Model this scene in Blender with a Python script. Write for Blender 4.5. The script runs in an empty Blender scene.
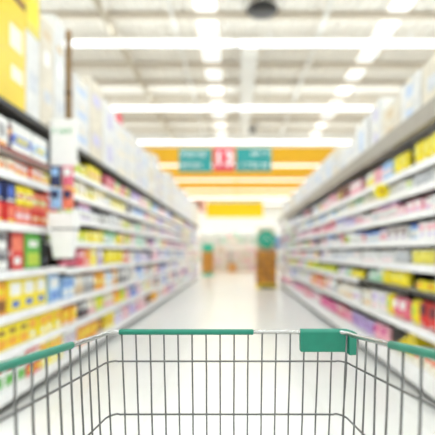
import bpy, bmesh, math, random
from mathutils import Vector, Matrix, Euler

random.seed(7)
SC = bpy.context.scene
COL = SC.collection
PI = math.pi

# ------------------------------------------------------------------ materials
def s2l(c):
    return c / 12.92 if c <= 0.04045 else ((c + 0.055) / 1.055) ** 2.4

def rgb(h):
    h = h.lstrip('#')
    return tuple(s2l(int(h[i:i + 2], 16) / 255) for i in (0, 2, 4))

HEX = dict(white='f4f2ee', cream='efe3cb', beige='d9c3a0', yellow='fbe128', lemon='f5e765', lime='c3d746', green='5fb346', mint='a9dcc0',
           teal='1f9c86', blue='4f74cf', skyblue='9cc4ee', navy='26305c', lilac='c9b4e2', purple='86489c', pink='f2b3c1', rose='e46f88',
           magenta='d42f86', red='d8342f', coral='ee7f62', orange='f2a934', brown='8a5a2c', maroon='6b2430', grey='a9a7a8', charcoal='45424a',
           silver='d3d4d8', tan='cf8f45', palelilac='cfc8e0', paleblue='c6d4ea', black='1d1b1c')
MATS = {}

def mat(name, color, rough=0.5, metal=0.0, vary=0.08, scale=14.0, emit=None, bump=0.0):
    if name in MATS:
        return MATS[name]
    m = bpy.data.materials.new(name)
    m.use_nodes = True
    nt = m.node_tree
    b = nt.nodes['Principled BSDF']
    c = rgb(color) if isinstance(color, str) else color
    b.inputs['Roughness'].default_value = rough
    b.inputs['Metallic'].default_value = metal
    if vary > 0:
        tc = nt.nodes.new('ShaderNodeTexCoord')
        nz = nt.nodes.new('ShaderNodeTexNoise')
        nz.inputs['Scale'].default_value = scale
        nz.inputs['Detail'].default_value = 3
        rp = nt.nodes.new('ShaderNodeValToRGB')
        rp.color_ramp.elements[0].position = 0.35
        rp.color_ramp.elements[1].position = 0.65
        rp.color_ramp.elements[0].color = (*[max(0, x * (1 - vary)) for x in c], 1)
        rp.color_ramp.elements[1].color = (*[min(1, x * (1 + vary)) for x in c], 1)
        nt.links.new(tc.outputs['Object'], nz.inputs['Vector'])
        nt.links.new(nz.outputs['Fac'], rp.inputs['Fac'])
        nt.links.new(rp.outputs['Color'], b.inputs['Base Color'])
        if bump:
            bp = nt.nodes.new('ShaderNodeBump')
            bp.inputs['Strength'].default_value = bump
            nt.links.new(nz.outputs['Fac'], bp.inputs['Height'])
            nt.links.new(bp.outputs['Normal'], b.inputs['Normal'])
    else:
        b.inputs['Base Color'].default_value = (*c, 1)
    if emit:
        b.inputs['Emission Color'].default_value = (*emit[0], 1)
        b.inputs['Emission Strength'].default_value = emit[1]
    MATS[name] = m
    return m

def pm(cn):
    """printed packaging of a named colour"""
    return mat('pack_' + cn, HEX[cn], rough=0.45, vary=0.12, scale=22)

# ------------------------------------------------------------------ mesh builder
class MB:
    def __init__(s):
        s.v, s.f, s.mi, s.sm = [], [], [], []

    def add(s, verts, faces, mi=0, smooth=False):
        o = len(s.v)
        s.v += [tuple(p) for p in verts]
        s.f += [tuple(o + i for i in f) for f in faces]
        s.mi += [mi] * len(faces)
        s.sm += [smooth] * len(faces)
        return s

    def box(s, x0, x1, y0, y1, z0, z1, mi=0):
        v = [(x, y, z) for x in (x0, x1) for y in (y0, y1) for z in (z0, z1)]
        return s.add(v, [(0, 1, 3, 2), (4, 6, 7, 5), (0, 4, 5, 1), (2, 3, 7, 6), (0, 2, 6, 4), (1, 5, 7, 3)], mi)

    def cbox(s, x0, x1, y0, y1, z0, z1, c, mi=0):
        """box with its corners chamfered by c (all twelve edges)"""
        bm = bmesh.new()
        bmesh.ops.create_cube(bm, size=1)
        for p in bm.verts:
            p.co = Vector(((x0 + x1) / 2 + p.co.x * (x1 - x0), (y0 + y1) / 2 + p.co.y * (y1 - y0), (z0 + z1) / 2 + p.co.z * (z1 - z0)))
        bmesh.ops.bevel(bm, geom=bm.edges[:], offset=c, segments=2, profile=0.5, affect='EDGES')
        bm.verts.index_update()
        s.add([p.co[:] for p in bm.verts], [[p.index for p in f.verts] for f in bm.faces], mi)
        bm.free()
        return s

    def lathe(s, prof, n=12, mi=0, c=(0, 0, 0), smooth=True, axis='z'):
        v, f = [], []
        for r, z in prof:
            for k in range(n):
                a = 2 * PI * k / n
                p = (r * math.cos(a), r * math.sin(a), z)
                if axis == 'x':
                    p = (p[2], p[0], p[1])
                elif axis == 'y':
                    p = (p[0], p[2], p[1])
                v.append((c[0] + p[0], c[1] + p[1], c[2] + p[2]))
        for i in range(len(prof) - 1):
            for k in range(n):
                f.append((i * n + k, i * n + (k + 1) % n, (i + 1) * n + (k + 1) % n, (i + 1) * n + k))
        f.append(tuple(range(n))[::-1])
        f.append(tuple((len(prof) - 1) * n + k for k in range(n)))
        return s.add(v, f, mi, smooth)

    def tube(s, pts, r, n=8, mi=0, closed=False):
        pts = [Vector(p) for p in pts]
        m = len(pts)
        v, f = [], []
        up = None
        for i, p in enumerate(pts):
            a = pts[(i - 1) % m] if (closed or i > 0) else p
            b = pts[(i + 1) % m] if (closed or i < m - 1) else p
            t = (b - a).normalized()
            if up is None:
                up = Vector((0, 0, 1)) if abs(t.z) < 0.9 else Vector((1, 0, 0))
            x = t.cross(up).normalized()
            up = x.cross(t).normalized()
            rr = r[i] if isinstance(r, (list, tuple)) else r
            for k in range(n):
                a_ = 2 * PI * k / n
                v.append(p + x * (rr * math.cos(a_)) + up * (rr * math.sin(a_)))
        for i in range(m if closed else m - 1):
            j = (i + 1) % m
            for k in range(n):
                f.append((i * n + k, i * n + (k + 1) % n, j * n + (k + 1) % n, j * n + k))
        if not closed:
            f.append(tuple(range(n))[::-1])
            f.append(tuple((m - 1) * n + k for k in range(n)))
        return s.add(v, f, mi, True)

    def mesh(s, name, mats):
        me = bpy.data.meshes.new(name)
        me.from_pydata(s.v, [], s.f)
        for m in (mats if isinstance(mats, (list, tuple)) else [mats]):
            me.materials.append(m)
        me.polygons.foreach_set('material_index', s.mi)
        me.polygons.foreach_set('use_smooth', s.sm)
        me.update()
        bm = bmesh.new(); bm.from_mesh(me)
        bmesh.ops.recalc_face_normals(bm, faces=bm.faces[:])
        bm.to_mesh(me); bm.free()
        return me

    def build(s, name, mats, parent=None, loc=(0, 0, 0)):
        return obj(name, s.mesh(name, mats), parent, loc)

def obj(name, me, parent=None, loc=(0, 0, 0), rz=0.0):
    o = bpy.data.objects.new(name, me)
    COL.objects.link(o)
    o.parent = parent
    o.location = loc
    o.rotation_euler = (0, 0, rz)
    return o

def tag(o, label=None, cat=None, group=None, kind=None):
    if label: o['label'] = label
    if cat: o['category'] = cat
    if group: o['group'] = group
    if kind: o['kind'] = kind
    return o

def thing(name, label, cat, loc=(0, 0, 0), rz=0.0, group=None):
    return tag(obj(name, None, None, loc, rz), label, cat, group)

def struct(o):
    o['kind'] = 'structure'
    return o

def text_mesh(body, size, depth, name, m, parent, loc, rot, align='CENTER', sx=1.0):
    cu = bpy.data.curves.new(name, 'FONT')
    cu.body = body; cu.size = size; cu.extrude = depth; cu.align_x = align; cu.align_y = 'CENTER'
    cu.offset = size * 0.018
    t = bpy.data.objects.new(name, cu); COL.objects.link(t)
    dg = bpy.context.evaluated_depsgraph_get()
    me = bpy.data.meshes.new_from_object(t.evaluated_get(dg))
    bpy.data.objects.remove(t)
    me.materials.clear(); me.materials.append(m)
    o = obj(name, me, parent, loc)
    o.rotation_euler = rot
    o.scale = (sx, 1, 1)
    return o

ORD = ['first', 'second', 'third', 'fourth', 'fifth', 'sixth', 'seventh', 'eighth', 'ninth', 'tenth', 'eleventh', 'twelfth', 'thirteenth',
       'fourteenth', 'fifteenth', 'sixteenth', 'seventeenth', 'eighteenth', 'nineteenth', 'twentieth']
def ordn(i):
    if i < 20: return ORD[i]
    t = ['twenty', 'thirty', 'forty', 'fifty', 'sixty', 'seventy', 'eighty', 'ninety'][(i + 1) // 10 - 2]
    u = (i + 1) % 10
    return t + '-' + ORD[u - 1] if u else t[:-1] + 'ieth'

# ------------------------------------------------------------------ the place: sizes
CAM_H = 1.10
XL, XR = -1.54, 1.375            # shelf fronts, left and right of the aisle
DEPTH = 0.46                     # shelf depth
CEIL = 6.10
SOFFIT = 5.56
Y0, Y1 = -8.0, 42.0
WX = 9.0

# ------------------------------------------------------------------ room
def floor_material():
    m = bpy.data.materials.new('polished_white_tiles'); m.use_nodes = True
    nt = m.node_tree; b = nt.nodes['Principled BSDF']
    tc = nt.nodes.new('ShaderNodeTexCoord')
    br = nt.nodes.new('ShaderNodeTexBrick')
    br.offset = 0.0
    br.inputs['Scale'].default_value = 1.0
    br.inputs['Brick Width'].default_value = 0.6
    br.inputs['Row Height'].default_value = 0.6
    br.inputs['Mortar Size'].default_value = 0.003
    br.inputs['Color1'].default_value = (*rgb('e9e7e2'), 1)
    br.inputs['Color2'].default_value = (*rgb('e6e4de'), 1)
    br.inputs['Mortar'].default_value = (*rgb('d2cfc8'), 1)
    nt.links.new(tc.outputs['Object'], br.inputs['Vector'])
    nt.links.new(br.outputs['Color'], b.inputs['Base Color'])
    b.inputs['Roughness'].default_value = 0.22
    return m

white_paint = mat('white_paint', 'efece7', 0.7, vary=0.02, scale=1.5)
ceiling_paint = mat('ceiling_deck_paint', 'f0e9de', 0.75, vary=0.03, scale=2)
purlin_paint = mat('purlin_paint', 'd2c6b4', 0.6, vary=0.04)
truss_paint = mat('truss_paint', 'cbbea8', 0.6, vary=0.04)
conduit_paint = mat('conduit_paint', 'f3f0ea', 0.5, vary=0.03)
orange_paint = mat('orange_soffit_paint', 'f6bf00', 0.85, vary=0.04, scale=2)
skylight_m = mat('skylight_sheet', 'ffffff', 0.6, vary=0, emit=((1.0, 0.98, 0.93), 0.8))

struct(MB().box(-WX, WX, Y0, Y1, -0.1, 0).build('floor', floor_material()))
struct(MB().box(-WX - 0.2, -WX, Y0, Y1, 0, CEIL).build('wall_left', white_paint))
struct(MB().box(WX, WX + 0.2, Y0, Y1, 0, CEIL).build('wall_right', white_paint))
struct(MB().box(-WX, WX, Y1, Y1 + 0.2, 0, CEIL).build('wall_back', white_paint))
struct(MB().box(-WX, WX, Y0 - 0.2, Y0, 0, CEIL).build('wall_front', white_paint))
# ribbed metal deck: trapezoid ribs running along Y... the sheets lie across the purlins
cb = MB()
n_r = 72
prof = []
pw = 2 * WX / n_r
for k in range(n_r):
    x = -WX + k * pw
    prof += [(x, CEIL), (x + pw * 0.4, CEIL), (x + pw * 0.5, CEIL + 0.035), (x + pw * 0.9, CEIL + 0.035)]
prof.append((WX, CEIL))
v = [(x, y, z) for x, z in prof for y in (Y0, Y1)] + [(x, y, CEIL + 0.2) for x in (-WX, WX) for y in (Y0, Y1)]
f = [(2 * i, 2 * i + 1, 2 * i + 3, 2 * i + 2) for i in range(len(prof) - 1)]
e = len(prof) * 2
f.append((e, e + 1, e + 3, e + 2))
cb.add(v, f)
struct(cb.build('ceiling', ceiling_paint))
# purlins and trusses
k = 0
y = -7.7
pl_me = MB().box(-WX, WX, -0.05, 0.05, CEIL - 0.14, CEIL - 0.005).mesh('trim', purlin_paint)
while y < 18.5:
    k += 1
    struct(obj('trim_%d' % k, pl_me, None, (0, y, 0)))
    y += 1.2
for x in (-2.65, 5.4, -7.6):
    k += 1
    t = MB()
    t.box(x - 0.04, x + 0.04, Y0, 18.55, CEIL - 0.30, CEIL - 0.22)
    yy = Y0
    while yy < 17.4:
        t.tube([(x, yy, CEIL - 0.26), (x, yy + 0.6, CEIL - 0.02)], 0.02, 6)
        t.tube([(x, yy + 0.6, CEIL - 0.02), (x, yy + 1.2, CEIL - 0.26)], 0.02, 6)
        yy += 1.2
    struct(t.build('trim_%d' % k, truss_paint))
# skylight sheets let into the roof between the purlins
k = 0
for sx, sw in ((-0.62, 0.44), (3.35, 0.42)):
    y = 0.7
    while y < 17.5:
        k += 1
        struct(MB().box(sx - sw / 2, sx + sw / 2, y + 0.09, y + 1.11, CEIL - 0.02, CEIL - 0.004).build('window_%d' % k, skylight_m))
        y += 1.2
# orange lowered ceiling over the far half of the store
struct(MB().box(-WX, WX, 18.6, 34.2, SOFFIT, CEIL - 0.02).build('ceiling_soffit', orange_paint))
struct(MB().box(-WX, WX, 18.5, 18.6, SOFFIT + 0.02, CEIL - 0.02).build('trim_90', conduit_paint))

# conduits and a duct hung under the roof, things of their own
for x, r, lab in ((-1.3, 0.035, 'thin white conduit under the roof, just left of the centre skylights'),
                  (1.83, 0.05, 'thin white conduit under the roof, between the duct and outer skylights')):
    o = MB().tube([(x, Y0 + 0.05, CEIL - 0.19), (x, 18.45, CEIL - 0.19)], r, 10).build('conduit', conduit_paint)
    tag(o, lab, 'conduit', 'white conduits under the roof')
o = MB().cbox(0.12, 0.5, 10.0, 17.0, CEIL - 0.5, CEIL - 0.16, 0.02).build('air_duct', conduit_paint)
tag(o, 'white boxed air duct under the roof, behind the nearer black dome', 'duct')

# ------------------------------------------------------------------ ceiling lights
housing_m = mat('light_housing', 'f5f3ee', 0.4, vary=0.02)
tube_m = mat('light_diffuser', 'ffffff', 0.5, vary=0, emit=((0.97, 0.99, 1.0), 2.7))
tube_low = mat('light_diffuser_recessed', 'ffffff', 0.5, vary=0, emit=((1.0, 0.98, 0.94), 1.5))
LZ = 5.5
rows = [-7.4, -3.25, 0.9, 5.05, 9.2, 13.35, 17.5, 21.9, 26.3, 30.7, 35.3, 39.4]
seg = 4.4
hous_me = MB().box(-seg / 2 + .01, seg / 2 - .01, -0.07, 0.07, 0.06, 0.10).mesh('housing', housing_m)
d = MB()
d.lathe([(0.03, -seg / 2 + .03), (0.055, -seg / 2 + .04), (0.055, seg / 2 - .04), (0.03, seg / 2 - .03)], 10, axis='x')
diff_me = d.mesh('diffuser', tube_m)
diff_low = d.mesh('diffuser', tube_low)
hang_me = MB().tube([(0, 0, 0.10), (0, 0, 0.48)], 0.008, 6).mesh('hanger', housing_m)
SIDE4 = ['far left', 'left of centre', 'right of centre', 'far right']
for ri, y in enumerate(rows):
    for si in range(4):
        x = (si - 1.5) * seg
        low = 18.6 < y < 34
        t = thing('ceiling_light', 'white linear tube light, %s in the %s row from the near end' % (SIDE4[si], ORD[ri]), 'ceiling light',
                  (x, y, LZ - (0.06 if low else 0)), 0, 'linear ceiling lights')
        obj('housing', hous_me, t); obj('diffuser', diff_low if low else diff_me, t)
        if not low:
            for hx in (-1.5, 1.5):
                obj('hanger', hang_me, t, (hx, 0, 0))
    la = bpy.data.lights.new('tube_row', 'AREA')
    la.shape = 'RECTANGLE'; la.size = 16; la.size_y = 0.25
    la.energy = 420 if y < 18.6 else (330 if y < 34 else 500); la.color = (0.80, 0.915, 1.0)
    lo = bpy.data.objects.new('tube_row', la); COL.objects.link(lo)
    lo.location = (0, y, LZ - 0.13)
    if not 18.6 < y < 34:      # the bare tubes also light the roof above them
        lu = la.copy(); lu.energy = 60; lu.size_y = 0.12
        uo = bpy.data.objects.new('tube_row', lu); COL.objects.link(uo)
        uo.location = (0, y, LZ + 0.115); uo.rotation_euler = (PI, 0, 0)

# black domes
dome_m = mat('black_dome', '2a2624', 0.35, vary=0.05)
for x, y, r, lab in ((0.52, 8.64, 0.32, 'black round dome hanging under the roof, the large nearer one'),
                     (0.52, 17.2, 0.30, 'small dark round dome hanging under the roof near the orange ceiling')):
    t = thing('ceiling_dome', lab, 'ceiling dome', (x, y, CEIL - 0.225), 0, 'dark domes under the roof')
    MB().lathe([(0.02, -0.045), (r * 0.5, -0.04), (r * 0.9, -0.01), (r, 0.03), (r * 0.95, 0.05), (r * 0.3, 0.08)], 24).build('shade', dome_m, t)
    MB().lathe([(0.03, 0.08), (0.03, 0.218)], 8).build('stem', dome_m, t)

# ------------------------------------------------------------------ aisle sign
teal_m = mat('sign_teal', '1c8f8b', 0.5, vary=0.03)
signred_m = mat('sign_red', 'd83a4c', 0.5, vary=0.03)
signwhite_m = mat('sign_white', 'f7f5f2', 0.5, vary=0.02)
wire_m = mat('hanging_wire', '9a9894', 0.4, metal=0.8, vary=0.02)
SY = 10.0
def sx_(px): return (px - 236) / 435 * SY
def sz_(py): return CAM_H - (py - 252) / 435 * SY

def glyph_line(x0, x1, z0, z1, seed):
    """a line of unreadable rounded letter strokes between x0 and x1"""
    r = random.Random(seed)
    b = MB()
    x = x0
    h = z1 - z0
    while x < x1 - h * 0.3:
        w = h * r.uniform(0.45, 0.75)
        st = h * 0.16
        b.tube([(x, 0, z0), (x, 0, z0 + h * r.uniform(.75, 1)), (x + w * .5, 0, z0 + h * r.uniform(.8, 1)), (x + w, 0, z0 + h * r.uniform(.4, .8)), (x + w, 0, z0)][:r.choice((3, 4, 5, 5))], st * .7, 6)
        x += w + h * r.uniform(0.3, 0.45)
    return b

def hanging_sign(name, lab, x0, x1, y0, y1, m, lines, digits=None):
    cx = (x0 + x1) / 2
    X0, X1, Z0, Z1 = sx_(x0), sx_(x1), sz_(y1), sz_(y0)
    t = thing(name, lab, 'sign', ((X0 + X1) / 2, SY, Z0), 0, 'aisle signs')
    hw = (X1 - X0) / 2; H = Z1 - Z0
    MB().cbox(-hw, hw, -0.015, 0.015, 0, H, 0.006).build('board', m, t)
    for s in (-1, 1):
        MB().tube([(s * hw * 0.75, 0, H), (s * hw * 0.75, 0, CEIL - 0.006 - Z0)], 0.004, 6).build('hanging_wire', wire_m, t)
    for i, (a, b_, c, d_) in enumerate(lines):
        g = glyph_line(sx_(a) - (X0 + X1) / 2, sx_(b_) - (X0 + X1) / 2, sz_(d_) - Z0, sz_(c) - Z0, 31 + i + int(x0))
        o = g.build('lettering', signwhite_m, t, (0, -0.016, 0))
        o['label'] = 'white lettering'
    if digits:
        o = text_mesh(digits, H * 0.86, 0.004, 'lettering', signwhite_m, t, (0, -0.02, H * 0.5), (PI / 2, 0, 0), sx=1.0)
        o['label'] = 'white number 13'
hanging_sign('aisle_sign', 'teal hanging sign board with white lettering, left of the red 13', 179, 212, 149, 172, teal_m, [(182, 209, 152, 157.5), (182, 201, 163, 168)])
hanging_sign('aisle_sign', 'red hanging aisle sign with white number 13', 213.3, 234.5, 147.5, 171.5, signred_m, [], '13')
hanging_sign('aisle_sign', 'teal hanging sign board with white lettering, right of the red 13', 236, 271.5, 148, 171.5, teal_m, [(252, 269, 151, 156), (242, 269, 163, 168)])

# ------------------------------------------------------------------ products
near_limit = 5.4
PROTO = {}

def half_panel(b, x, w, z0, z1, mi, t=0.0012):
    b.box(x, x + t, -w / 2, w / 2, z0, z1, mi)

def panel_mb(kind, w, h, d, variant):
    """printed panel on the front (+x) of a pack: patch + second mark"""
    b, c = MB(), MB()
    x = d / 2 + 0.0002
    if variant == 0:
        half_panel(b, x, w * .7, h * .5, h * .88, 0); half_panel(c, x, w * .45, h * .14, h * .34, 0)
    elif variant == 1:
        half_panel(b, x, w * .98, h * .3, h * .6, 0); half_panel(c, x + .0013, w * .6, h * .38, h * .52, 0)
    elif variant == 2:
        half_panel(b, x, w * .8, h * .1, h * .45, 0); half_panel(c, x, w * .6, h * .62, h * .8, 0)
    else:
        b.lathe([(min(w, h) * .3, x), (min(w, h) * .3, x + .0012)], 14, 0, (0, 0, h * .55), False, 'x')
        half_panel(c, x, w * .7, h * .06, h * .17, 0)
    return b, c

def pouch_profile(w, h, d):
    nx, nz = 7, 9
    F, B = [], []
    for j in range(nz):
        tz = j / (nz - 1)
        for i in range(nx):
            ty = i / (nx - 1)
            e = max(0, 1 - abs(2 * ty - 1) ** 2.6)
            ez = max(0.0, 1 - abs(2 * tz - 1) ** 5) if tz > .5 else max(0.25, 1 - abs(2 * tz - 1) ** 8)
            th = d / 2 * (e ** .6) * (ez ** .7)
            wy = w * (0.5 - 0.04 * math.sin(PI * tz))
            yy = (2 * ty - 1) * wy
            F.append((max(th, .002), yy, tz * h)); B.append((-max(th, .002), yy, tz * h))
    return F, B, nx, nz

def make_meshes(kind, w, h, d, c1, c2, c3, variant):
    """(body mesh with every colour, [(part, mesh, materials)] when split)"""
    key = (kind, round(w, 3), round(h, 3), round(d, 3), c1, c2, c3, variant)
    if key in PROTO:
        return PROTO[key]
    M1, M2, M3 = pm(c1), pm(c2), pm(c3)
    parts = []
    if kind in ('carton', 'pack'):
        body = MB().cbox(-d / 2, d / 2, -w / 2, w / 2, 0, h, min(.004, w * .04))
        pa, pc = panel_mb(kind, w, h, d, variant)
        parts.append(('printed_panel', pa, [M2])); parts.append(('printed_mark', pc, [M3]))
    elif kind == 'pouch':
        F, B, nx, nz = pouch_profile(w, h, d)
        body = MB()
        fc = []
        for j in range(nz - 1):
            for i in range(nx - 1):
                a = j * nx + i
                fc.append((a, a + 1, a + nx + 1, a + nx))
        n = len(F)
        bc = [tuple(n + q for q in q4[::-1]) for q4 in fc]
        ring = [i for i in range(nx)] + [j * nx + nx - 1 for j in range(1, nz)] + [(nz - 1) * nx + i for i in range(nx - 2, -1, -1)] + [j * nx for j in range(nz - 2, 0, -1)]
        sd = [(ring[q], ring[(q + 1) % len(ring)], n + ring[(q + 1) % len(ring)], n + ring[q]) for q in range(len(ring))]
        body.add(F + B, fc + bc + sd, 0, True)
        pan = MB()
        j0, j1 = (4, 7) if variant % 2 else (3, 6)
        vv = [(F[j * nx + i][0] + .0015, F[j * nx + i][1], F[j * nx + i][2]) for j in range(j0, j1 + 1) for i in range(1, nx - 1)]
        m_ = nx - 2
        ff = [(j * m_ + i, j * m_ + i + 1, (j + 1) * m_ + i + 1, (j + 1) * m_ + i) for j in range(j1 - j0) for i in range(m_ - 1)]
        pan.add(vv, ff, 0, True)
        vv = [(F[1 * nx + i][0] + .0015, F[1 * nx + i][1], F[j * nx + i][2]) for j in (1, 2) for i in range(2, nx - 2)]
        mk = MB().add(vv, [(0, 1, 4, 3), (1, 2, 5, 4)], 0, True)
        parts.append(('printed_panel', pan, [M2])); parts.append(('printed_mark', mk, [M3]))
    elif kind == 'bottle':
        r = w / 2
        body = MB().lathe([(r * .85, 0), (r, h * .03), (r, h * .3), (r * .93, h * .34), (r * .93, h * .5), (r, h * .58), (r * .8, h * .7), (r * .38, h * .82), (r * .36, h * .88)], 12)
        parts.append(('cap', MB().lathe([(r * .42, h * .882), (r * .42, h * .99), (r * .36, h)], 10), [M3]))
        parts.append(('paper_label', MB().lathe([(r * 1.012, h * .1), (r * 1.012, h * .3)], 12), [M2]))
    elif kind == 'jar':
        r = w / 2
        body = MB().lathe([(r * .9, 0), (r, h * .05), (r, h * .74), (r * .85, h * .82)], 12)
        parts.append(('lid', MB().lathe([(r * .9, h * .821), (r * .92, h * .98), (r * .85, h)], 12), [M3]))
        parts.append(('paper_label', MB().lathe([(r * 1.012, h * .15), (r * 1.012, h * .62)], 12), [M2]))
    else:  # can
        r = w / 2
        body = MB().lathe([(r * .93, 0), (r * .97, h * .02), (r * .97, h * .96), (r * .92, h)], 12)
        parts.append(('paper_label', MB().lathe([(r * 1.0, h * .06), (r * 1.0, h * .92)], 12), [M2]))
        parts.append(('ring_pull', MB().box(-r * .35, r * .2, -r * .18, r * .18, h + .0005, h * 1.012), [M3]))
    # merged variant
    al = MB(); al.add(body.v, body.f, 0); al.sm = list(body.sm)
    mats = [M1]
    for _, pb, ms in parts:
        base = len(mats); mats += ms
        o = len(al.v); al.v += pb.v
        al.f += [tuple(o + i for i in q) for q in pb.f]
        al.mi += [base + q for q in pb.mi]; al.sm += pb.sm
    res = dict(body=body, parts=parts, all=al, m1=M1, mats=mats, me_all=None, me_body=None, me_parts=None, kind=kind)
    PROTO[key] = res
    return res

ITEMS = []      # (distance, kind, spec, loc, rz, tilt, label, cat, group)
CATS = dict(carton='carton', pouch='bag', bottle='bottle', jar='jar', can='can', pack='packet')
SEEN = {}

def queue(kind, w, h, d, c, variant, loc, rz, label, group, tilt=0.0):
    ITEMS.append((Vector(loc).length, kind, (kind, w, h, d, *c, variant), loc, rz, tilt, label, group))

def emit_items(cap=285):
    ITEMS.sort(key=lambda q: q[0])
    n, rest = {}, {}
    for dist, kind, spec, loc, rz, tilt, label, group in ITEMS:
        p = make_meshes(*spec)
        n[kind] = n.get(kind, 0) + 1
        if n[kind] > cap:
            rest.setdefault(kind, []).append((p, loc, rz, tilt))
            continue
        if dist < near_limit:
            if p['me_body'] is None:
                p['me_body'] = p['body'].mesh(kind, p['m1'])
                p['me_parts'] = [(nm, b.mesh(nm, ms)) for nm, b, ms in p['parts']]
            o = obj(kind, p['me_body'], None, loc, rz)
            for nm, me in p['me_parts']:
                obj(nm, me, o)
        else:
            if p['me_all'] is None:
                p['me_all'] = p['all'].mesh(kind, p['mats'])
            o = obj(kind, p['me_all'], None, loc, rz)
        if tilt: o.rotation_euler[1] = tilt
        tag(o, label, CATS[kind], group)
    for kind, lst in rest.items():
        b = MB(); mats = []; idx = {}
        for p, loc, rz, tilt in lst:
            mt = Matrix.Translation(loc) @ Euler((0, tilt, rz)).to_matrix().to_4x4()
            o = len(b.v)
            b.v += [tuple(mt @ Vector(q)) for q in p['all'].v]
            b.f += [tuple(o + i for i in q) for q in p['all'].f]
            b.sm += p['all'].sm
            for q in p['all'].mi:
                m = p['mats'][q]
                if m.name not in idx:
                    idx[m.name] = len(mats); mats.append(m)
                b.mi.append(idx[m.name])
        o = b.build(kind, mats)
        tag(o, 'remaining small %ss on the far bays of the aisle racks' % CATS[kind], CATS[kind], None, 'stuff')

# ------------------------------------------------------------------ gondola racks
shelf_white = mat('shelf_white', 'efedea', 0.4, vary=0.03)
rail_white = mat('price_rail_white', 'f3f1f0', 0.35, vary=0.05, scale=9)
rail_red = mat('price_rail_red', '8c3d34', 0.4, vary=0.05, scale=9)
dark_steel = mat('dark_steel', '3c3835', 0.5, vary=0.08)
back_dark = mat('back_panel_dark', '2c2623', 0.7, vary=0.06)
back_left = mat('back_panel_grey', '443c38', 0.7, vary=0.06)
kick_m = mat('kick_plate_dark', '35332f', 0.5, vary=0.08)
canopy_m = mat('canopy_beige', '9c9283', 0.45, vary=0.05)

RACK_ME = {}
def rack_mesh(key, fn, m):
    if key not in RACK_ME:
        RACK_ME[key] = fn().mesh(key[0], m)
    return RACK_ME[key]

def make_bay(side, idx, y0, L, levels, top, label, red_at=(), dark_at=()):
    """a bay stands at its front-left floor corner; local +x points to the aisle, local y along the bay"""
    s = 1 if side == 'left' else -1
    rz = 0 if s == 1 else PI
    t = thing('gondola_bay', label, 'shelf unit', (XL if s == 1 else XR, y0 if s == 1 else y0 + L, 0), rz, 'gondola bays on the %s side of the aisle' % side)
    g = .002
    def shelf_fn(): return MB().box(-DEPTH, -.012, g, L - g, -.028, 0)
    def rail_fn(hh=.052):
        b = MB()
        b.add([(-.012, g, -hh), (-.012, L - g, -hh), (-.012, L - g, .004), (-.012, g, .004), (0, g, -hh - .002), (0, L - g, -hh - .002), (-.006, L - g, .004), (-.006, g, .004)],
              [(0, 1, 2, 3), (4, 7, 6, 5), (0, 3, 7, 4), (1, 5, 6, 2), (3, 2, 6, 7), (0, 4, 5, 1)])
        return b
    def brk_fn(y):
        return MB().add([(-DEPTH, y - .003, -.03), (-DEPTH, y + .003, -.03), (-DEPTH, y - .003, -.1), (-DEPTH, y + .003, -.1), (-.1, y - .003, -.03), (-.1, y + .003, -.03)],
                        [(0, 2, 4), (1, 5, 3), (0, 1, 3, 2), (2, 3, 5, 4), (0, 4, 5, 1)])
    obj('back_panel', rack_mesh(('back_panel', side, L, top), lambda: MB().box(-DEPTH - .03, -DEPTH - .005, g, L - g, .02, top - .03), back_left if s == 1 else back_dark), t)
    for y in (g, L - .02 - g):
        obj('upright', rack_mesh(('upright', side, top), lambda: MB().box(-DEPTH - .05, -DEPTH - .004, 0, .02, 0, top - .03), shelf_white), t, (0, y, 0))
    zb = levels[0]
    obj('kick_plate', rack_mesh(('kick_plate', side, L), lambda: MB().box(-.085, -.06, g, L - g, 0, .085), kick_m), t)
    bd = obj('base_deck', rack_mesh(('base_deck', side, L, zb), lambda: MB().box(-DEPTH, -.012, g, L - g, .085, zb), shelf_white), t)
    obj('price_rail', rack_mesh(('price_rail', 'b', L, zb), lambda: MB().box(-.012, 0, g, L - g, .08, zb + .004), rail_white), bd)
    for i, z in enumerate(levels[1:]):
        sh = obj('shelf', rack_mesh(('shelf', L), shelf_fn, shelf_white), t, (0, 0, z))
        rl = obj('price_rail', rack_mesh(('price_rail', L, 'r' if i in red_at else 'd' if i in dark_at else 'w'), lambda: rail_fn(.028 if i in red_at or i in dark_at else .052), rail_red if i in red_at else dark_steel if i in dark_at else rail_white), sh)
        if i in red_at or i in dark_at: rl['label'] = 'dark red price rail' if i in red_at else 'dark shelf edge'
        for y in (.012, L - .012):
            obj('bracket', rack_mesh(('bracket', round(y, 3)), lambda: brk_fn(y), dark_steel), sh)
    if s == 1:
        tp = obj('top_shelf', rack_mesh(('top_shelf', L), lambda: MB().box(-DEPTH, 0, g, L - g, -.035, 0), dark_steel), t, (0, 0, top))
    else:
        cp = obj('canopy', rack_mesh(('canopy', L), lambda: MB().box(-DEPTH, -.015, g, L - g, -.035, 0), shelf_white), t, (0, 0, top))
        obj('fascia', rack_mesh(('fascia', L), lambda: MB().box(-.015, .03, g, L - g, -.14, .004), canopy_m), cp)
    return t

def side_x(side, off):
    return XL - off if side == 'left' else XR + off

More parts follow.
